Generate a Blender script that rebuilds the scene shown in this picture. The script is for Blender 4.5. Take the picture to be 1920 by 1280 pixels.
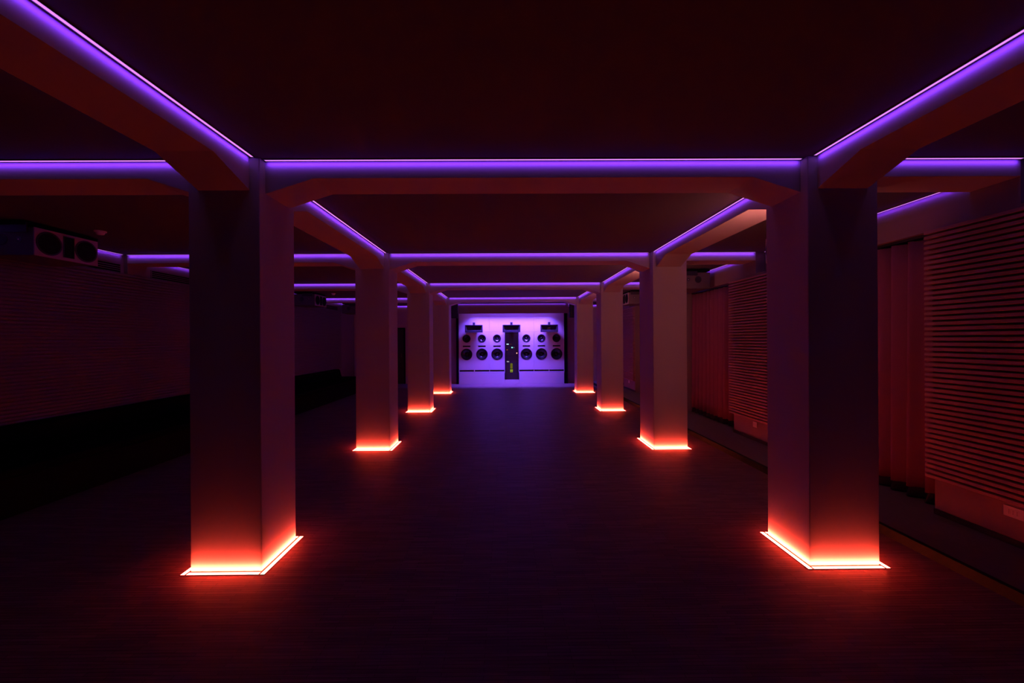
import bpy, bmesh, math, random
from mathutils import Vector, Matrix
random.seed(7)
PI = math.pi
scene = bpy.context.scene
for o in list(bpy.data.objects): bpy.data.objects.remove(o)
COL = scene.collection

# ------------------------------------------------------------------ camera, world, exposure
cam_d = bpy.data.cameras.new('camera'); cam = bpy.data.objects.new('camera', cam_d); COL.objects.link(cam)
cam_d.sensor_width = 36.0; cam_d.sensor_fit = 'HORIZONTAL'
cam_d.lens = 751.24 / 1920 * 36
cam_d.shift_x = (960 - 954.2) / 1920; cam_d.shift_y = (637.16 - 640) / 1920
cam_d.clip_start = 0.02; cam_d.clip_end = 100
cam.matrix_world = (Matrix.Translation((0, 0, 1.6)) @ Matrix.Rotation(-.0068, 4, 'Z') @
                    Matrix.Rotation(PI / 2 - .0003, 4, 'X') @ Matrix.Rotation(-.006, 4, 'Z'))
scene.camera = cam
world = bpy.data.worlds.new('world'); scene.world = world; world.use_nodes = True
world.node_tree.nodes['Background'].inputs[0].default_value = (0, 0, 0, 1)
world.node_tree.nodes['Background'].inputs[1].default_value = 0
vs = scene.view_settings
vs.view_transform = 'Standard'; vs.look = 'None'; vs.gamma = 1; vs.exposure = 0.0; vs.use_curve_mapping = False
scene.cycles.max_bounces = 10; scene.cycles.diffuse_bounces = 6

# brightness of the room's own and added lamps (radiance of their diffusers)
FLOOR_GLOW = ((1.0, .070, .050), 34.0)      # the frosted cover itself
FLOOR_LAMP = ((1.0, .048, .020), 14.5)    # W per metre of bar, aimed at the pillar
CEIL_GLOW = ((.95, .30, 1.05), 1.0)
CEIL_LAMP = ((.18, .028, 1.0), .44)
WASH_GLOW = ((.3, .1, 1.0), 1.5)
WASH_LAMP = ((.165, .070, 1.0), 62.0)
FLOOR_EL, FLOOR_SPREAD = 32, 121
CEIL_EL, CEIL_SPREAD = 25, 104
FILL_LED = ((1.0, .24, .20), 78.0)  # added lamps on the unseen backs of the right pillars

# ------------------------------------------------------------------ measures (metres, camera above the origin)
HC = 2.88                       # ceiling height
W = .493                        # pillar width
XL, XR = -1.709, 2.123          # inner faces of the two pillar rows
BAY, Y1 = 3.072, 2.798
ROWS = [1, 2, 3, 4]      # row 1 is the nearest one in view
def row_y(i): return Y1 + BAY * (i - 1)
DC = .453                       # pillar depth
BD = .12; BHL = .178; BHT = .158   # beam drop and half widths
HL, HD = .345, .11              # haunch length and drop
WL, WR = -5.62, 3.85            # upper wall faces
PL, PR = -5.57, 3.72            # pilaster faces
BACK, REAR = 14.86, -1.0
FAS = 14.15                     # front of the header over the speaker wall

# ------------------------------------------------------------------ materials
def mat(name, color, rough=.6, metal=0., bump=0., scale=60., var=0., spec=.5):
    m = bpy.data.materials.new(name); m.use_nodes = True
    nt = m.node_tree; b = nt.nodes['Principled BSDF']
    b.inputs['Base Color'].default_value = (*color, 1); b.inputs['Roughness'].default_value = rough
    b.inputs['Metallic'].default_value = metal; b.inputs['Specular IOR Level'].default_value = spec
    tc = nt.nodes.new('ShaderNodeTexCoord'); n = nt.nodes.new('ShaderNodeTexNoise')
    n.inputs['Scale'].default_value = scale; n.inputs['Detail'].default_value = 4
    nt.links.new(tc.outputs['Object'], n.inputs['Vector'])
    if var:
        mx = nt.nodes.new('ShaderNodeMix'); mx.data_type = 'RGBA'
        mx.inputs[6].default_value = (*[c * (1 - var) for c in color], 1)
        mx.inputs[7].default_value = (*[min(1, c * (1 + var)) for c in color], 1)
        nt.links.new(n.outputs[0], mx.inputs[0]); nt.links.new(mx.outputs[2], b.inputs['Base Color'])
    if bump:
        bp = nt.nodes.new('ShaderNodeBump'); bp.inputs['Strength'].default_value = bump
        bp.inputs['Distance'].default_value = .004
        nt.links.new(n.outputs[0], bp.inputs['Height']); nt.links.new(bp.outputs[0], b.inputs['Normal'])
    return m

def emit(name, color, strength):
    m = bpy.data.materials.new(name); m.use_nodes = True
    nt = m.node_tree; nt.nodes.clear()
    e = nt.nodes.new('ShaderNodeEmission'); o = nt.nodes.new('ShaderNodeOutputMaterial')
    e.inputs[0].default_value = (*color, 1); e.inputs[1].default_value = strength
    nt.links.new(e.outputs[0], o.inputs[0])
    return m

M = dict(
    plaster=mat('white_plaster', (.46, .435, .43), .85, bump=.12, scale=90, var=.03),
    ceiling=mat('ceiling_paint', (.07, .062, .060), .9, bump=.08, scale=60, var=.04),
    wall=mat('wall_paint', (.20, .15, .17), .85, bump=.1, scale=70, var=.04),
    darkwall=mat('dark_wall_paint', (.40, .34, .38), .85, bump=.1, scale=70, var=.05),
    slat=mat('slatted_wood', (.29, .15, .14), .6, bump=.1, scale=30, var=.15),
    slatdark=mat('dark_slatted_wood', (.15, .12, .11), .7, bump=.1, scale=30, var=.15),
    stone=mat('platform_stone', (.16, .15, .13), .6, bump=.1, scale=25, var=.2),
    void=mat('black_backing', (.004, .004, .004), .9, spec=.05),
    black=mat('black_paint', (.018, .018, .02), .45),
    rubber=mat('black_rubber', (.006, .006, .006), .8, spec=.1),
    nosing=mat('step_nosing', (.022, .036, .020), .8, bump=.1, scale=40, var=.2, spec=.05),
    leather=mat('black_upholstery', (.003, .003, .003), .9, bump=.1, scale=120, spec=.02),
    metal=mat('dark_metal', (.08, .08, .09), .35, metal=.8),
    alu=mat('brushed_aluminium', (.25, .25, .26), .4, metal=.9),
    curtain=mat('curtain_cloth', (.22, .075, .14), .95, bump=.2, scale=200, var=.1, spec=.1),
    hem=mat('curtain_hem', (.03, .02, .03), .95, spec=.1),
    plastic=mat('white_plastic', (.75, .72, .70), .4),
    cabinet=mat('lacquered_cabinet', (.66, .63, .66), .6, bump=.04, scale=40, var=.02),
    spkface=mat('speaker_paint', (.35, .30, .30), .6, bump=.05, scale=60),
    boxside=mat('speaker_box_side', (.09, .08, .09), .7, bump=.05, scale=60),
    cone=mat('speaker_cone', (.020, .018, .024), .2, bump=.05, scale=50),
    cap=mat('dust_cap', (.02, .02, .024), .15),
    horn=mat('horn_fibreglass', (.035, .03, .05), .35),
    floor_led=emit('amber_red_diffuser', *FLOOR_GLOW),
    ceil_led=emit('violet_diffuser', *CEIL_GLOW),
    wash_led=emit('violet_wash_diffuser', *WASH_GLOW),
    fill_led=emit('fill_diffuser', *FILL_LED),  # glowing cover of the added lamps
    led_blue=emit('blue_white_led', (.45, .7, 1), 2.2),
    led_teal=emit('teal_led', (.2, 1, .8), 2.5),
    led_orange=emit('dim_orange_led', (1, .25, .12), .5),
    led_red=emit('red_led', (1, .35, .25), 3),
    led_white=emit('white_led', (.8, .75, .9), .6),
    led_yellow=emit('yellow_led', (.62, .62, .02), .35),
    led_lime=emit('lime_led', (.7, .9, .03), .9),
)

def floor_material():
    m = bpy.data.materials.new('lamella_parquet'); m.use_nodes = True
    nt = m.node_tree; b = nt.nodes['Principled BSDF']; L = nt.links
    tc = nt.nodes.new('ShaderNodeTexCoord')
    br = nt.nodes.new('ShaderNodeTexBrick')
    br.inputs['Color1'].default_value = (.190, .110, .125, 1); br.inputs['Color2'].default_value = (.270, .165, .175, 1)
    br.inputs['Mortar'].default_value = (.06, .045, .04, 1)
    br.inputs['Scale'].default_value = 1; br.inputs['Mortar Size'].default_value = .0012
    br.inputs['Brick Width'].default_value = .32; br.inputs['Row Height'].default_value = .023
    br.offset = .37; br.inputs['Bias'].default_value = -.1
    L.new(tc.outputs['Object'], br.inputs['Vector'])
    mp = nt.nodes.new('ShaderNodeMapping'); mp.inputs['Scale'].default_value = (2.5, 60, 1)
    L.new(tc.outputs['Object'], mp.inputs['Vector'])
    n = nt.nodes.new('ShaderNodeTexNoise'); n.inputs['Scale'].default_value = 1.5; n.inputs['Detail'].default_value = 5
    L.new(mp.outputs[0], n.inputs['Vector'])
    mx = nt.nodes.new('ShaderNodeMix'); mx.data_type = 'RGBA'; mx.blend_type = 'MULTIPLY'; mx.inputs[0].default_value = .6
    L.new(br.outputs['Color'], mx.inputs[6])
    cr = nt.nodes.new('ShaderNodeValToRGB'); cr.color_ramp.elements[0].color = (.45, .45, .45, 1); cr.color_ramp.elements[0].position = .3
    cr.color_ramp.elements[1].color = (1.2, 1.2, 1.2, 1); cr.color_ramp.elements[1].position = .7
    L.new(n.outputs[0], cr.inputs[0]); L.new(cr.outputs[0], mx.inputs[7])
    L.new(mx.outputs[2], b.inputs['Base Color'])
    b.inputs["Roughness"].default_value = .5; b.inputs["Specular IOR Level"].default_value = .1
    bp = nt.nodes.new('ShaderNodeBump'); bp.inputs['Strength'].default_value = .25; bp.inputs['Distance'].default_value = .002
    L.new(br.outputs['Fac'], bp.inputs['Height']); bp.invert = True; L.new(bp.outputs[0], b.inputs['Normal'])
    return m
M['floor'] = floor_material()

# ------------------------------------------------------------------ mesh helpers
def box(bm, x0, x1, y0, y1, z0, z1):
    v = [bm.verts.new(p) for p in ((x0,y0,z0),(x1,y0,z0),(x1,y1,z0),(x0,y1,z0),(x0,y0,z1),(x1,y0,z1),(x1,y1,z1),(x0,y1,z1))]
    for f in ((0,3,2,1),(4,5,6,7),(0,1,5,4),(1,2,6,5),(2,3,7,6),(3,0,4,7)):
        bm.faces.new([v[i] for i in f])

def prism(bm, pts, axis, a, b):
    """extrude the closed outline pts along axis ('x': pts are (y,z); 'y': pts are (x,z); 'z': pts are (x,y))"""
    def P(p, t):
        return {'x': (t, p[0], p[1]), 'y': (p[0], t, p[1]), 'z': (p[0], p[1], t)}[axis]
    A = [bm.verts.new(P(p, a)) for p in pts]; B = [bm.verts.new(P(p, b)) for p in pts]
    n = len(pts)
    bm.faces.new(A[::-1]); bm.faces.new(B)
    for i in range(n): bm.faces.new((A[i], A[(i+1) % n], B[(i+1) % n], B[i]))

def lathe(bm, prof, center, axis, seg=32):
    """revolve prof [(radius, distance along axis)] about the axis vector through center"""
    ax = Vector(axis).normalized(); u = ax.orthogonal().normalized(); w = ax.cross(u); c = Vector(center)
    rings = []
    for r, d in prof:
        if r < 1e-5: rings.append([bm.verts.new(c + ax * d)])
        else: rings.append([bm.verts.new(c + ax * d + (u * math.cos(2*PI*k/seg) + w * math.sin(2*PI*k/seg)) * r) for k in range(seg)])
    for a, b in zip(rings, rings[1:]):
        for k in range(seg):
            k2 = (k + 1) % seg
            q = [a[k % len(a)], a[k2 % len(a)], b[k2 % len(b)], b[k % len(b)]]
            q = [x for i, x in enumerate(q) if x not in q[:i]]
            if len(q) > 2: bm.faces.new(q)

def obj(name, bm, m, parent=None, smooth=False, bevel=0, origin=None):
    bmesh.ops.recalc_face_normals(bm, faces=bm.faces)
    if origin is not None: bmesh.ops.translate(bm, verts=bm.verts, vec=-Vector(origin))
    me = bpy.data.meshes.new(name); bm.to_mesh(me); bm.free()
    o = bpy.data.objects.new(name, me); COL.objects.link(o); me.materials.append(M[m] if isinstance(m, str) else m)
    if smooth:
        for p in me.polygons: p.use_smooth = True
    if origin is not None: o.location = origin
    if parent is not None: o.parent = parent
    if bevel:
        b = o.modifiers.new('bevel', 'BEVEL'); b.width = bevel; b.segments = 2; b.limit_method = 'ANGLE'
    return o

def mk(name, fn, m, parent=None, **k):
    bm = bmesh.new(); fn(bm); return obj(name, bm, m, parent, **k)
def bx(name, dims, m, parent=None, **k):
    return mk(name, lambda bm: box(bm, *dims), m, parent, **k)

def tag(o, label, cat, group=None):
    o['label'] = label; o['category'] = cat
    if group: o['group'] = group
    return o
def thing(name, label, cat, loc=(0, 0, 0), group=None, rotz=0):
    o = bpy.data.objects.new(name, None); COL.objects.link(o); o.location = loc; o.rotation_euler = (0, 0, rotz)
    o.empty_display_size = .1
    return tag(o, label, cat, group)
def struct(o):
    o['kind'] = 'structure'; return o
def copy_tree(root, loc, label, group=None):
    r = root.copy(); COL.objects.link(r); r.location = loc; r['label'] = label
    if group: r['group'] = group
    for ch in root.children:
        c = ch.copy(); COL.objects.link(c); c.parent = r
        for g in ch.children:
            d = g.copy(); COL.objects.link(d); d.parent = c
    return r

ORD = {-1: 'second behind the camera', 0: 'first behind the camera', 1: 'nearest', 2: 'second', 3: 'third', 4: 'farthest'}

def lamp(parent, loc, along, aim, length, width, color, watts, spread):
    """the LED row of a light line: a real area lamp with a limited beam, aimed the way its optics point"""
    d = bpy.data.lights.new('led_row', 'AREA'); d.shape = 'RECTANGLE'; d.size = length; d.size_y = width
    d.color = color; d.energy = watts; d.spread = math.radians(spread)
    o = bpy.data.objects.new('led_row', d); COL.objects.link(o)
    z = -Vector(aim).normalized(); x = Vector(along).normalized(); y = z.cross(x)
    o.matrix_local = Matrix.Translation(loc) @ Matrix((x, y, z)).transposed().to_4x4()
    if parent is not None: o.parent = parent
    return o

# ------------------------------------------------------------------ the room shell
PLAT = 3.07; PZ = .07
struct(bx('floor', (-5.9, PLAT, REAR - .2, BACK + .2, -.1, 0), 'floor'))
struct(mk('floor', lambda bm: (box(bm, PLAT + .005, 4.35, REAR - .2, BACK + .2, -.1, PZ)), 'stone', bevel=.004))
struct(bx('trim_4', (PLAT - .012, PLAT + .03, REAR - .1, BACK, -.02, PZ + .002), 'nosing', bevel=.003))
struct(bx('ceiling', (-5.9, 4.35, REAR - .2, BACK + .2, HC, HC + .15), 'ceiling'))

def left_wall(bm):
    box(bm, -5.9, WL, REAR - .2, BACK + .2, 0, HC)
    for i in ROWS:
        c = row_y(i) + DC / 2
        box(bm, WL - .01, PL, c - BHT, c + BHT, 0, HC)
struct(mk('wall_left', left_wall, 'wall'))

PAN = [(row_y(i) - .50, row_y(i) + .672) for i in ROWS]     # slatted panels on the right wall
def right_wall(bm):
    box(bm, WR, 4.35, REAR - .2, BACK + .2, 2.56, HC)           # header above the curtains
    prev = REAR - .2; box(bm, PR, 4.35, REAR - .2, PAN[0][0] + .02, PZ, 2.56)
    for i, (a, b) in zip(ROWS, PAN):
        box(bm, PR, 4.35, a + .02, b - .012, PZ, 2.56)          # wall piers
        c = row_y(i) + DC / 2
        box(bm, PR, WR + .01, c - BHT, c + BHT, 2.56, HC)
        if i > 1: box(bm, 4.12, 4.35, prev, a + .02, PZ, 2.56)            # back of the curtain niche
        prev = b - .012
    box(bm, 4.12, 4.35, prev, BACK + .2, PZ, 2.56)
struct(mk('wall_right', right_wall, 'wall'))
struct(bx('wall_rear', (-5.9, 4.35, REAR - .2, REAR, 0, HC), 'wall'))
struct(bx('wall_back', (-5.62, 4.12, BACK, BACK + .2, 0, HC), 'darkwall'))
def base_r(bm):
    for a, b in PAN: box(bm, PR - .012, PR, a + .02, b - .012, PZ, PZ + .045)
struct(mk('baseboard_right', base_r, 'black'))

def door(bm):
    box(bm, -4.62, -3.78, BACK - .03, BACK, 0, 2.02)
d1 = struct(mk('door_1', door, 'black', bevel=.004))
mk('door_frame', lambda bm: (box(bm, -4.67, -4.62, BACK - .05, BACK, 0, 2.07), box(bm, -3.78, -3.73, BACK - .05, BACK, 0, 2.07),
                             box(bm, -4.62, -3.78, BACK - .05, BACK, 2.02, 2.07)), 'void', d1)
mk('door_handle', lambda bm: (box(bm, -3.88, -3.865, BACK - .075, BACK - .03, .98, 1.12)), 'metal', d1)

# ------------------------------------------------------------------ pillars with their recessed floor lights
def pillar_box(i, side):
    dc = DC; y = row_y(i); x0 = XL - W if side == 'left' else XR
    if side == 'right' and i == 2: x0 += .02; y -= .05; dc = .60
    return x0, x0 + W, y, y + dc

def pillar(i, side):
    x0, x1, y0, y1 = pillar_box(i, side)
    where = {1: f'nearest {side} pillar', 2: f'second {side} pillar',
             3: f'third {side} pillar', 4: f'farthest {side} pillar by the speaker wall',
             0: f'{side} pillar beside the camera', -1: f'{side} pillar behind the camera'}[i]
    p = bx('pillar', (x0, x1, y0, y1, 0, HC), 'plaster', bevel=.006, origin=((x0+x1)/2, (y0+y1)/2, 0))
    tag(p, 'square white plaster pillar, ' + where, 'pillar', 'pillars of the hall')
    g, w = .009, .034; gw = g + w; h = .004
    t = thing('recessed_floor_light', 'amber red floor light bars around the ' + where, 'light',
              ((x0+x1)/2, (y0+y1)/2, 0), 'recessed light bars around the pillar feet')
    cx, cy = t.location[0], t.location[1]
    bars = [(x0 - gw, x0 - g, y0 - gw, y1 + gw), (x1 + g, x1 + gw, y0 - gw, y1 + gw),
            (x0 - g + .006, x1 + g - .006, y0 - gw, y0 - g), (x0 - g + .006, x1 + g - .006, y1 + g, y1 + gw)]
    for a, b, c, d in bars:
        a -= cx; b -= cx; c -= cy; d -= cy; r = .0025
        fr = mk('light_bar_frame', lambda bm: (box(bm, a, a + r, c, d, 0, h), box(bm, b - r, b, c, d, 0, h),
                                         box(bm, a + r, b - r, c, c + r, 0, h), box(bm, a + r, b - r, d - r, d, 0, h)), 'metal', t)
        bx('diffuser', (a + r, b - r, c + r, d - r, 0, h - .0012), 'floor_led', fr)
        mx, my = (a + b) / 2, (c + d) / 2; el = math.radians(FLOOR_EL)
        if b - a < d - c: ax, ln, inw = (0, 1, 0), d - c - 2 * gw * .3, Vector((-1 if mx > 0 else 1, 0, 0))
        else: ax, ln, inw = (1, 0, 0), b - a, Vector((0, -1 if my > 0 else 1, 0))
        lamp(t, (mx, my, h + .004), ax, inw * math.cos(el) + Vector((0, 0, math.sin(el))), ln, .006, FLOOR_LAMP[0], FLOOR_LAMP[1] * ln, FLOOR_SPREAD)

for i in ROWS:
    for s in ('left', 'right'): pillar(i, s)

# ------------------------------------------------------------------ ceiling beams with haunches
BZ = HC - BD; ZH = BZ - HD
cxl, cxr = XL - W / 2, XR + W / 2
def beam_outline(a, b, ha, hb):
    pts = [(a, HC), (b, HC)]
    pts += [(b, ZH), (b - HL, BZ)] if hb else [(b, BZ)]
    pts += [(a + HL, BZ), (a, ZH)] if ha else [(a, BZ)]
    return pts
rowname = {1: 'nearest pillars', 2: 'second pillars', 3: 'third pillars', 4: 'farthest pillars',
           0: 'pillars beside the camera', -1: 'pillars behind the camera'}
for i in ROWS:
    y = row_y(i) + DC / 2
    for nm, a, b, ha, hb in (('over the central aisle', XL, XR, 1, 1), ('over the left aisle', PL, XL - W, 0, 1), ('over the right aisle', XR + W, PR, 0, 0)):
        if i == 2 and b == XR: b = XR + .02
        if i == 2 and a == XR + W: a += .02
        o = mk('ceiling_beam', lambda bm: prism(bm, beam_outline(a, b, ha, hb), 'y', y - BHT, y + BHT), 'plaster')
        tag(o, f'white cross beam {nm} at the {rowname[i]}', 'beam', 'cross beams under the ceiling')
spans = [(REAR, row_y(1), 0, 1, 'from the camera to the nearest pillars')]
names = {-1: 'behind the camera', 0: 'from the camera to the nearest pillars', 1: 'between nearest and second pillars',
         2: 'between second and third pillars', 3: 'between third and farthest pillars', 4: 'from the farthest pillar to the speaker wall'}
for i in ROWS:
    b = row_y(i + 1) if i < 4 else FAS
    spans.append((row_y(i) + DC, b, 1, 0 if i == 4 else 1, names[i]))
for k, (a, b, ha, hb, nm) in enumerate(spans):
    for s, cx in (('left', cxl), ('right', cxr)):
        aa, bb = a, b
        if s == 'right':
            if k == 1: bb -= .05           # the second right pillar is the deep one
            if k == 2: aa += .10
        o = mk('ceiling_beam', lambda bm: prism(bm, beam_outline(aa, bb, ha, hb), 'x', cx - BHL, cx + BHL), 'plaster')
        tag(o, f'white lengthwise beam on the {s} side, {nm}', 'beam', 'lengthwise beams along the pillar rows')

# ------------------------------------------------------------------ violet LED strips around every ceiling bay
def strip(x0, x1, y0, y1, label, inw):
    """a slim channel under the ceiling with a diffuser facing down; long axis is the longer side"""
    zc = HC; h = .007; r = .003
    cx, cy = (x0 + x1) / 2, (y0 + y1) / 2
    t = thing('led_strip', label, 'led strip', (cx, cy, zc), 'violet light lines along the ceiling beams')
    a, b, c, d = x0 - cx, x1 - cx, y0 - cy, y1 - cy
    mk('channel', lambda bm: (box(bm, a, a + r, c, d, -h, 0), box(bm, b - r, b, c, d, -h, 0),
                              box(bm, a + r, b - r, c, c + r, -h, 0), box(bm, a + r, b - r, d - r, d, -h, 0)), 'alu', t)
    bx('diffuser', (a + r, b - r, c + r, d - r, -h + .001, 0), 'ceil_led', t)
    el = math.radians(CEIL_EL); ln = max(b - a, d - c) - .01
    lamp(t, (0, 0, -h - .003), (1, 0, 0) if b - a > d - c else (0, 1, 0), Vector(inw) * math.cos(el) + Vector((0, 0, -math.sin(el))), ln, .005,
         CEIL_LAMP[0], CEIL_LAMP[1] * ln, CEIL_SPREAD)
G0, G1 = .018, .042
bays = []
for i in [0] + ROWS:
    y0 = REAR if i == 0 else row_y(i) + DC / 2 + BHT
    y1 = row_y(i + 1) + DC / 2 - BHT if i < 4 else None
    bays.append((i, y0, y1))
bn = {0: 'bay above the camera', 1: 'bay between nearest and second pillars',
      2: 'bay between second and third pillars', 3: 'bay between third and farthest pillars', 4: 'last bay before the speaker wall'}
for i, y0, y1 in bays:
    for an, xa, xb in (('left', WL, cxl - BHL), ('central', cxl + BHL, cxr - BHL), ('right', cxr + BHL, WR)):
        ye = y1 if y1 is not None else (FAS if an == 'central' else BACK)
        # ends stop short of the pillar corners
        px0 = XL + .012 if an == 'central' else xa + .07
        px1 = XR - .012 if an == 'central' else xb - .07
        if an == 'left': px0, px1 = PL + .02, XL - W - .012
        if an == 'right': px0, px1 = XR + W + .012, PR - .02
        pa = row_y(i) + DC + .015 if i > 0 else y0 + .1
        pb = (row_y(i + 1) - .015) if y1 is not None else ye - .06
        if i == 2 and an != 'left': pa += .11
        strip(px0, px1, ye - G1, ye - G0, f'violet light line,  far edge of the {an} {bn[i]}', (0, 1, 0))
        if i > 0: strip(px0, px1, y0 + G0, y0 + G1, f'violet light line,  near edge of the {an} {bn[i]}', (0, -1, 0))
        la, lb = (pa, pb)
        wa, wb = (y0 + .05, ye - .05)
        strip(xa + G0, xa + G1, *((wa, wb) if an == 'left' else (la, lb)), f'violet light line,  left edge of the {an} {bn[i]}', (-1, 0, 0))
        strip(xb - G1, xb - G0, *((wa, wb) if an == 'right' else (la, lb)), f'violet light line,  right edge of the {an} {bn[i]}', (1, 0, 0))

# ------------------------------------------------------------------ slatted panels
def slats(bm, xf, xb, y0, y1, z0, z1, pitch, sgn):
    """horizontal louvre slats; xf = room face x, xb = back x"""
    n = int(round((z1 - z0) / pitch)); p = (z1 - z0) / n
    box(bm, min(xb, xb + sgn * .012), max(xb, xb + sgn * .012), y0 + .01, y1 - .01, z0, z1)
    for k in range(n):
        z = z0 + k * p
        e = xb + sgn * .010
        prism(bm, [(e, z), (xf - sgn * .004, z), (xf, z + .004), (xf - sgn * .003, z + p * .56), (xf - sgn * .012, z + p * .66), (e, z + p * .66)], 'y', y0, y1)
for i, (a, b) in zip(ROWS, PAN):
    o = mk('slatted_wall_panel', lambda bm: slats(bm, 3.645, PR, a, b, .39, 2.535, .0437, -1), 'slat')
    tag(o, f'reddish slatted panel on the right wall by the {rowname[i]}', 'wall panel', 'slatted panels on the right wall')
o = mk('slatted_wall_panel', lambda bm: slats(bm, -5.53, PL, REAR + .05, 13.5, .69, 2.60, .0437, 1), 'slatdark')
tag(o, 'long dark horizontally slatted panel running along the whole left wall', 'wall panel')

# ------------------------------------------------------------------ vents above the left panel
for i in [0, 1, 2, 3, 4]:
    a = row_y(i) + DC / 2 + BHT + .12; b = (row_y(i + 1) + DC / 2 - BHT - .06) if i < 4 else 13.4
    t = thing('air_vent', f'slotted air grille high on the left wall, {names[i]}', 'vent', (WL, (a + b) / 2, 2.67), 'slotted air grilles on the left wall')
    hy = (b - a) / 2
    bx('backing', (0, .004, -hy + .01, hy - .01, -.055, .06), 'void', t)
    def fr(bm):
        box(bm, 0, .016, -hy, hy, .058, .068); box(bm, 0, .016, -hy, hy, -.065, -.055)
        box(bm, 0, .016, -hy, -hy + .012, -.055, .058); box(bm, 0, .016, hy - .012, hy, -.055, .058)
    mk('frame', fr, 'wall', t)
    for z in (-.027, .002, .031):
        bx('slat', (.002, .016, -hy + .012, hy - .012, z - .004, z + .004), 'wall', t)

# ------------------------------------------------------------------ black banquette along the left wall
t = thing('banquette', 'long black upholstered banquette along the foot of the left wall', 'bench', (-5.0, 6, 0))
Y0, Y1b = -.9 - 6, 13.0 - 6
bx('base', (-.50, .44, Y0, Y1b, 0, .36), 'void', t)
bx('seat', (-.50, .50, Y0, Y1b, .36, .45), 'leather', t, bevel=.03)
def back(bm): prism(bm, [(-.53, .45), (-.32, .45), (-.38, .66), (-.42, .69), (-.53, .69)], 'y', Y0, Y1b)
mk('backrest', back, 'leather', t, bevel=.015)

# ------------------------------------------------------------------ curtains in the right wall niches
def curtain_bm(bm, y0, y1, z0, z1, seed, off=0.):
    rnd = random.Random(seed); n = int((y1 - y0) / .012)
    ph = rnd.random() * 6; ph2 = rnd.random() * 6; rows = 9
    grid = []
    for r in range(rows + 1):
        f = r / rows; z = z0 + (z1 - z0) * f; line = []
        amp = .064 - .018 * f
        for k in range(n + 1):
            y = y0 + (y1 - y0) * k / n
            w = y + .018 * math.sin(3.1 * y + ph2 + (1 - f) * .5)
            x = 3.93 + amp * math.sin(w * 2 * PI / .155 + ph) + (.22 * amp) * math.sin(w * 2 * PI / .083 + ph2) + .012 * math.sin(w * 4 + ph)
            line.append(bm.verts.new((x + off, y, z)))
        grid.append(line)
    for r in range(rows):
        for k in range(n): bm.faces.new((grid[r][k], grid[r][k+1], grid[r+1][k+1], grid[r+1][k]))
for i in ROWS:
    a = PAN[ROWS.index(i)][1]; b = PAN[ROWS.index(i) + 1][0] + .02 if i < 4 else BACK - .02
    if i < 4: a += -.005; b -= .06
    t = thing('curtain', f'dark red pleated curtain on the right, {names[i]}', 'curtain', (3.93, (a + b) / 2, PZ), 'pleated curtains along the right wall')
    oy = (a + b) / 2
    def sh(fn):
        bm = bmesh.new(); fn(bm); bmesh.ops.translate(bm, verts=bm.verts, vec=(-3.93, -oy, -PZ)); return bm
    c = obj('cloth', sh(lambda bm: curtain_bm(bm, a, b, PZ + .10, 2.515, i + 20)), 'curtain', t, smooth=True)
    m = c.modifiers.new('thick', 'SOLIDIFY'); m.thickness = .003
    h = obj('hem', sh(lambda bm: curtain_bm(bm, a, b, PZ + .012, PZ + .102, i + 20, -.001)), 'hem', t, smooth=True)
    m = h.modifiers.new('thick', 'SOLIDIFY'); m.thickness = .004
    r = mk('curtain_rail', lambda bm: box(bm, 3.905, 3.955, a, b, 2.535, 2.56), 'black')
    tag(r, f'black curtain rail on the right, {names[i]}', 'curtain rail', 'curtain rails on the right wall')
    def hooks(bm):
        y = a + .04
        while y < b - .02: box(bm, 3.925, 3.935, y, y + .012, 2.518, 2.537); y += .165
    mk('glider', hooks, 'metal', r)

# ------------------------------------------------------------------ sockets below the right panels
for i in ROWS:
    yc = row_y(i) + (.115 if i == 1 else .10) 
    t = thing('wall_socket', f'white socket plate low on the right wall by the {rowname[i]}', 'socket',
              (PR, yc, .311), 'socket plates below the right panels')
    hw = .060 if i == 1 else .045
    p = bx('plate', (-.009, 0, -hw, hw, -.04, .04), 'plastic', t, bevel=.003)
    for dy in (-.024, 0, .024):
        mod = bx('socket_module', (-.0105, -.008, dy - .0105, dy + .0105, -.022, .022), 'plastic', t)
        def pins(bm):
            for z in (-.011, 0, .011): lathe(bm, [(0, 0), (.0024, 0), (.0024, .0005), (0, .0005)], (-.0105, dy, z), (-1, 0, 0), 10)
        mk('pin_hole', pins, 'void', mod)

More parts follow.
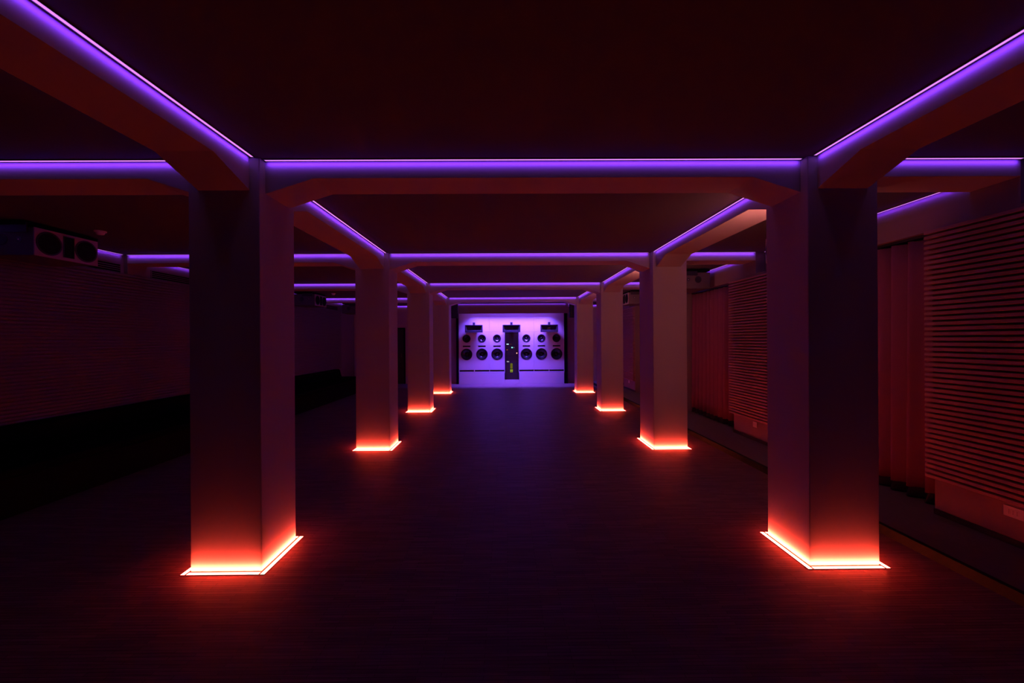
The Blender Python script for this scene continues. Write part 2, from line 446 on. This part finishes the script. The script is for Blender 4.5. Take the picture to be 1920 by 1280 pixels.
# ------------------------------------------------------------------ wall loudspeakers hung under the ceiling
def ring(bm, x, y, z, r1, r2, s, dpt=.006):
    lathe(bm, [(r1, 0), (r2, 0), (r2, dpt), (r1, dpt), (r1, 0)], (x, y, z), (s, 0, 0), 36)
def wall_speaker(s, label, y0):
    """s=-1 left wall (face looks +x), s=+1 right wall (face looks -x)"""
    face = -4.92 if s < 0 else 3.17
    n = -s; dx = lambda v: v * n      # local: x measured from the face, positive into the room
    t = thing('wall_loudspeaker', label, 'loudspeaker', (face, y0, 2.515), 'horizontal loudspeakers under the ceiling edges')
    depth = .56; L = .65; Hh = .295
    def fx(a, b): a, b = dx(a), dx(b); return (min(a, b), max(a, b))
    bx('enclosure', (*fx(-depth, -.012), 0, L, 0, Hh), 'boxside', t, bevel=.006)
    ff = bx('front_baffle', (*fx(-.012, 0), 0, L, 0, Hh), 'spkface', t, bevel=.003)
    for cy in (.135, L - .135):
        def wf(bm): lathe(bm, [(.125, .001), (.125, .006), (.112, .007), (.106, .002), (.05, .0015), (0, .003)], (0, cy, Hh / 2), (n, 0, 0), 36)
        w = mk('woofer', wf, 'black', t, smooth=False)
        mk('mesh_grille', lambda bm: lathe(bm, [(.109, .0045), (0, .0075)], (0, cy, Hh / 2), (n, 0, 0), 36), 'rubber', w)
    hp = mk('horn_tweeter', lambda bm: (box(bm, *fx(.0, .006), L/2 - .052, L/2 + .052, .035, Hh - .03)), 'rubber', t)
    mk('horn_rim', lambda bm: [box(bm, *fx(.004, .010), *q) for q in ((L/2-.056, L/2-.049, .032, Hh-.027), (L/2+.049, L/2+.056, .032, Hh-.027), (L/2-.05, L/2+.05, .032, .039), (L/2-.05, L/2+.05, Hh-.034, Hh-.027))], 'black', hp)
    # the side looking at the camera: round handle recess and connector
    mk('handle', lambda bm: lathe(bm, [(.060, -.004), (.062, .004), (.050, .006), (.045, .001), (0, .001)], (dx(-.34), 0, Hh * .56), (0, -1, 0), 28), 'black', t)
    cn = mk('connector_plate', lambda bm: lathe(bm, [(.030, -.003), (.030, .004), (.022, .005), (0, .005)], (dx(-.16), 0, Hh * .56), (0, -1, 0), 20), 'metal', t)
    mk('connector_pin', lambda bm: lathe(bm, [(.006, 0), (.006, .009), (0, .009)], (dx(-.16), 0, Hh * .56), (0, -1, 0), 10), 'plastic', cn)
    bk = bx('mounting_plate', (*fx(-depth + .02, -.06), -.03, L + .06, Hh + .018, Hh + .05), 'void', t)
    for q in ((.06, .10), (L - .10, L - .06)): mk('bracket_arm', lambda bm: box(bm, *fx(-.30, -.24), *q, Hh, Hh + .07), 'black', t)
    mk('bracket_plate', lambda bm: (box(bm, *fx(-.32, -.05), -.028, -.018, Hh - .06, Hh + .045)), 'black', t)
for i in (1, 2, 3, 4):
    w = names[i]
    wall_speaker(-1, f'long two woofer loudspeaker high on the left, {w}', row_y(i) + 1.42)
    if i < 4: wall_speaker(1, f'long two woofer loudspeaker high on the right, {w}', row_y(i) + 1.42)

# hanging column speakers beside the farthest pillars
for s, x in (('left', -1.635), ('right', 2.125)):
    t = thing('hanging_loudspeaker', f'narrow black loudspeaker hanging from the ceiling by the farthest {s} pillar', 'loudspeaker', (x, 12.75, 2.30), 'black hanging loudspeakers')
    bx('enclosure', (-.095, .095, -.08, .12, 0, .45), 'rubber', t, bevel=.012)
    g = bx('grille', (-.082, .082, -.088, -.078, .015, .435), 'black', t, bevel=.004)
    mk('rod', lambda bm: lathe(bm, [(.012, 0), (.012, .56)], (0, .03, .02), (0, 0, 1), 12), 'black', t)
    mk('ceiling_mount', lambda bm: lathe(bm, [(0, .55), (.045, .55), (.045, .58), (0, .58)], (0, .03, 0), (0, 0, 1), 20), 'black', t)
    mk('bracket', lambda bm: (box(bm, -.06, .06, .0, .06, .45, .465), box(bm, -.02, .02, .01, .05, .46, .50)), 'black', t)

# smoke detectors
for x, y, nm in ((-4.664, 4.644, 'nearest and second'), (-4.658, 10.848, 'third and farthest')):
    t = thing('smoke_detector', f'small round smoke detector on the left ceiling between {nm} pillars', 'smoke detector', (x, y, HC), 'smoke detectors')
    mk('base', lambda bm: lathe(bm, [(0, 0), (.055, 0), (.055, -.012), (.048, -.016), (0, -.016)], (0, 0, 0), (0, 0, 1), 28), 'plastic', t)
    mk('sensor_head', lambda bm: lathe(bm, [(.040, -.016), (.038, -.03), (.030, -.042), (0, -.045)], (0, 0, 0), (0, 0, 1), 28), 'plastic', t)

# added lamps, hidden by the right pillars, to warm the pillar fronts beyond
for i, nm in ((1, 'nearest'), (2, 'second'), (3, 'third')):
    x0, x1, y0, y1 = pillar_box(i, 'right')
    t = thing('hidden_fill_lamp', f'small white added fill lamp on the back of the {nm} right pillar', 'lamp', ((x0 + x1) / 2, y1, 2.40), 'added fill lamps on the right pillars')
    bx('housing', (-.17, .17, 0, .05, -.055, .055), 'plastic', t, bevel=.006)
    bx('diffuser', (-.155, .155, .05, .062, -.042, .042), 'fill_led', t)

# ------------------------------------------------------------------ speaker wall
SW = 14.62                        # its face
def vbm(fn): return fn
# header and dark surround of the niche
hd = bx('trim_1', (XL - W, XR + W, FAS, FAS + .05, 2.535, HC), 'wall'); struct(hd)
lp = bx('trim_2', (-1.82, -1.735, SW - .03, BACK, 0, HC), 'void'); struct(lp)
rp = bx('trim_3', (2.118, 2.235, SW - .03, BACK, 0, HC), 'void'); struct(rp)
ED_L = [-1.732, -1.160, -.611, -.062]; ED_R = [.465, 1.010, 1.560, 2.115]
Z0, Z1 = .405, 1.90
# plinths
def plinth(x0, x1, z1, label):
    p = bx('plinth', (x0 + .002, x1 - .002, SW + .0, BACK - .01, 0, z1 - .004), 'cabinet', bevel=.003)
    tag(p, label, 'plinth', 'plinths under the speaker wall')
plinth(ED_L[0], ED_L[3], Z0, 'pale plinth under the three left loudspeaker cabinets')
plinth(ED_R[0], ED_R[3], Z0, 'pale plinth under the three right loudspeaker cabinets')
plinth(ED_L[3], ED_R[0], .150, 'small pale plinth under the equipment rack')
# upper panels with seams
for a, b, nm in ((ED_L[0], ED_L[2], 'left'), (ED_L[2], ED_R[1], 'middle'), (ED_R[1], ED_R[3], 'right')):
    p = bx('cladding_panel', (a + .0015, b - .0015, SW, SW + .04, Z1 + .001, 2.80), 'cabinet', bevel=.002)
    tag(p, f'flat pale cladding panel above the loudspeakers, {nm} one of three', 'wall panel', 'cladding panels over the loudspeakers')

def cabinet(x0, x1, label, group):
    cx = (x0 + x1) / 2; hw = (x1 - x0) / 2 - .0015
    t = thing('speaker_cabinet', label, 'loudspeaker', (cx, SW, Z0), group)
    z = lambda v: v - Z0
    # body: face plate with round and slot openings is modelled as a solid box whose drivers sit on it
    seg = 48
    holes = [(z(1.652), .148), (z(1.079), .212)]
    slots = [(z(1.345), z(1.400), .137), (z(.450), z(.508), hw - .02)]
    bm = bmesh.new()
    # front face built as horizontal bands, leaving the openings
    def band(za, zb): box(bm, -hw, hw, 0, .02, za, zb)
    def round_band(zc, r):
        R = r + .02
        for sx in (-1, 1):
            box(bm, *(sorted((sx * R, sx * hw))), 0, .02, zc - R, zc + R)
        # square with a round hole
        for k in range(seg):
            a0, a1 = 2*PI*k/seg, 2*PI*(k+1)/seg
            def sq(a):
                c, s = math.cos(a), math.sin(a); m = max(abs(c), abs(s)); return (R*c/m, R*s/m)
            p = [(r*math.cos(a0), r*math.sin(a0)), sq(a0), sq(a1), (r*math.cos(a1), r*math.sin(a1))]
            prism(bm, [(q[0], q[1] + zc) for q in p], 'y', 0, .02)
    def slot_band(za, zb, w):
        for sx in (-1, 1): box(bm, *(sorted((sx * w, sx * hw))), 0, .02, za, zb)
    lo = 0.0
    items = [('s', slots[1]), ('r', holes[1]), ('s', slots[0]), ('r', holes[0])]
    for k, it in items:
        if k == 's':
            band(lo, it[0]); slot_band(*it); lo = it[1]
        else:
            band(lo, it[0] - it[1] - .02); round_band(*it); lo = it[0] + it[1] + .02
    band(lo, z(Z1))
    obj('front_baffle', bm, 'cabinet', t)
    bx('enclosure', (-hw, hw, .125, BACK - SW - .01, .0, z(Z1)), 'black', t)
    for zc, r, nm in ((holes[0][0], .148, 'midrange_driver'), (holes[1][0], .212, 'woofer')):
        fr = mk(nm, lambda bm: lathe(bm, [(r - .001, .0), (r - .001, -.004), (r * .93, -.005), (r * .90, 0.002)], (0, 0, zc), (0, 1, 0), 48), 'black', t)
        mk('surround', lambda bm: lathe(bm, [(r * .91, .004), (r * .87, -.003), (r * .80, .003)], (0, 0, zc), (0, 1, 0), 48), 'rubber', fr, smooth=True)
        mk('cone', lambda bm: lathe(bm, [(r * .81, .003), (r * .60, .003 + r * .11), (r * .42, .003 + r * .23), (r * .2, .003 + r * .42)], (0, 0, zc), (0, 1, 0), 48), 'cone', fr, smooth=True)
        mk('dust_cap', lambda bm: lathe(bm, [(r * .30, .003 + r * .34), (r * .26, .003 + r * .25), (r * .15, .003 + r * .18), (0, .003 + r * .16)], (0, 0, zc), (0, 1, 0), 32), 'cap', fr, smooth=True)
    return t
pos = ['outermost left', 'second from the left', 'third from the left, beside the rack', 'fourth from the left, just right of the rack', 'fifth from the left', 'outermost right']
cabs = [(ED_L[k], ED_L[k+1]) for k in range(3)] + [(ED_R[k], ED_R[k+1]) for k in range(3)]
first = cabinet(*cabs[0], 'pale cabinet, small driver over large woofer, ' + pos[0], 'loudspeaker cabinets of the speaker wall')
for k in range(1, 6):
    a, b = cabs[k]
    copy_tree(first, ((a + b) / 2, SW, Z0), 'pale cabinet, small driver over large woofer, ' + pos[k])

# black rectangular horns with a small tweeter on top
def horn(cx, label, tl):
    zc = 2.006; t = thing('horn_loudspeaker', label, 'loudspeaker', (cx, SW, zc), 'black horns on the speaker wall')
    hw, hh, yf = .315, .132, -.20
    def shell(bm):
        o_ = [(-hw, -hh), (hw, -hh), (hw, hh), (-hw, hh)]
        loops = [([(p[0], p[1]) for p in o_], yf), ([(p[0]*.90, p[1]*.72 + .010) for p in o_], yf), ([(p[0]*.55, p[1]*.5) for p in o_], yf + .10), ([(p[0]*.18, p[1]*.35) for p in o_], yf + .17)]
        rings = [[bm.verts.new((p[0], y, p[1])) for p in L] for L, y in loops]
        for A, B in zip(rings, rings[1:]):
            for k in range(4): bm.faces.new((A[k], A[(k+1) % 4], B[(k+1) % 4], B[k]))
        bm.faces.new(rings[-1])
        out = [rings[0], [bm.verts.new((p[0], yf + .02, p[1])) for p in o_], [bm.verts.new((p[0]*.55, yf + .14, p[1]*.62)) for p in o_], [bm.verts.new((p[0]*.3, 0, p[1]*.55)) for p in o_]]
        for A, B in zip(out, out[1:]):
            for k in range(4): bm.faces.new((A[k], A[(k+1) % 4], B[(k+1) % 4], B[k]))
        bm.faces.new(out[-1])
    mk('horn_flare', shell, 'horn', t)
    mk('mouth_rim', lambda bm: (box(bm, -hw - .004, hw + .004, yf - .006, yf + .012, hh - .012, hh + .004), box(bm, -hw - .004, hw + .004, yf - .006, yf + .012, -hh - .004, -hh + .012),
                           box(bm, -hw - .004, -hw + .012, yf - .006, yf + .012, -hh + .012, hh - .012), box(bm, hw - .012, hw + .004, yf - .006, yf + .012, -hh + .012, hh - .012)), 'horn', t)
    bx('lip', (-hw * .86, hw * .86, yf - .002, yf + .03, -hh * .62, -hh * .42), 'horn', t, bevel=.01)
    w = thing('tweeter', tl, 'tweeter', (cx, SW, zc + hh + .004), 'small tweeters on top of the horns')
    bx('body', (-.042, .042, -.19, -.08, 0, .095), 'horn', w, bevel=.008)
    mk('diaphragm', lambda bm: lathe(bm, [(.026, 0), (.026, .004), (.012, .001), (0, -.002)], (0, -.19, .048), (0, -1, 0), 20), 'black', w)
for cx, nm in ((-1.163, 'left'), (.192, 'middle'), (1.555, 'right')):
    horn(cx, f'black rectangular horn with wide mouth, {nm} one of three on the speaker wall', f'small black tweeter box standing on the {nm} horn')

# equipment rack
RX0, RX1 = -.030, .438
t = thing('equipment_rack', 'tall narrow black equipment rack in the middle of the speaker wall', 'rack', ((RX0 + RX1) / 2, SW, .150))
hw = (RX1 - RX0) / 2; RH = 1.87 - .15
bx('carcass', (-hw, hw, .05, BACK - SW - .02, .002, RH), 'void', t)
for s in (-1, 1): bx('rack_rail', (*sorted((s * hw, s * (hw - .022))), .0, .05, .002, RH), 'black', t)
mk('top_panel', lambda bm: box(bm, -hw, hw, 0, .05, RH - .01, RH + .02), 'black', t)
rc = (RX0 + RX1) / 2
def unit(z0, z1, label, feats, cat='amplifier'):
    u = thing('rack_unit', label, cat, (rc, SW, z0), 'devices mounted in the equipment rack')
    h = z1 - z0 - .004
    fp = bx('faceplate', (-hw + .024, hw - .024, .008, .045, 0, h), 'black', u, bevel=.002)
    for s in (-1, 1):
        mk('rack_handle', lambda bm: box(bm, s * (hw - .034) - .004, s * (hw - .034) + .004, -.012, .008, h * .2, h * .8), 'metal', fp)
    for nm, m, rects in feats:
        mk(nm, lambda bm: [box(bm, a - rc, b - rc, .002, .008, c - z0, d - z0) for a, b, c, d in rects], m, u)
unit(1.56, 1.855, 'blank black blanking panel at the top of the rack', [], 'rack device')
unit(1.40, 1.56, 'black rack device with a bright blue white display at its left', [('display', 'led_blue', [(.012, .092, 1.430, 1.455)]), ('indicator', 'led_orange', [(.15, .185, 1.437, 1.444)])], 'rack device')
unit(1.27, 1.40, 'black rack device with teal lit buttons near its middle', [('lit_button', 'led_teal', [(.190, .235, 1.302, 1.338)]), ('indicator', 'led_white', [(.272, .290, 1.31, 1.33)])], 'rack device')
unit(1.17, 1.27, 'black rack device with a dim orange lamp at its left', [('indicator', 'led_orange', [(.010, .058, 1.228, 1.246)])], 'rack device')
unit(1.00, 1.17, 'black rack device with a bright red lamp at its right', [('indicator', 'led_red', [(.372, .400, 1.095, 1.132)])], 'rack device')
unit(.84, 1.00, 'plain black rack device above the white lettered one', [], 'rack device')
unit(.775, .84, 'black rack device with small pale display at its left', [('display', 'led_white', [(.020, .050, .788, .825), (.055, .075, .79, .823), (.080, .100, .788, .82)])], 'rack device')
unit(.385, .775, 'black rack device with columns of yellow green level meters', [
    ('level_meter', 'led_yellow', [(.146 + .045*c, .182 + .045*c, .545 + .017*k, .555 + .017*k) for c in (0, 1) for k in range(12)]),
    ('level_bar', 'led_lime', [(.140, .186, .482, .506), (.192, .238, .482, .506)]),
    ('status_light', 'led_lime', [(.142, .178, .425, .443), (.196, .232, .425, .443)])], 'rack device')
unit(.150, .385, 'plain black rack device at the bottom of the rack', [], 'rack device')

# linear washer behind the header lighting the speaker wall
t = thing('wash_light', 'violet linear wash light fixed behind the header over the speaker wall', 'light', (.19, FAS + .10, 2.72))
bx('housing', (-1.68, 1.68, -.035, .035, .0, .16), 'black', t)
bx('diffuser', (-1.66, 1.66, -.028, .028, -.006, 0), 'wash_led', t)
lamp(t, (0, 0, -.010), (1, 0, 0), (0, .07, -1), 2.9, .04, WASH_LAMP[0], WASH_LAMP[1] * 2.9, 100)
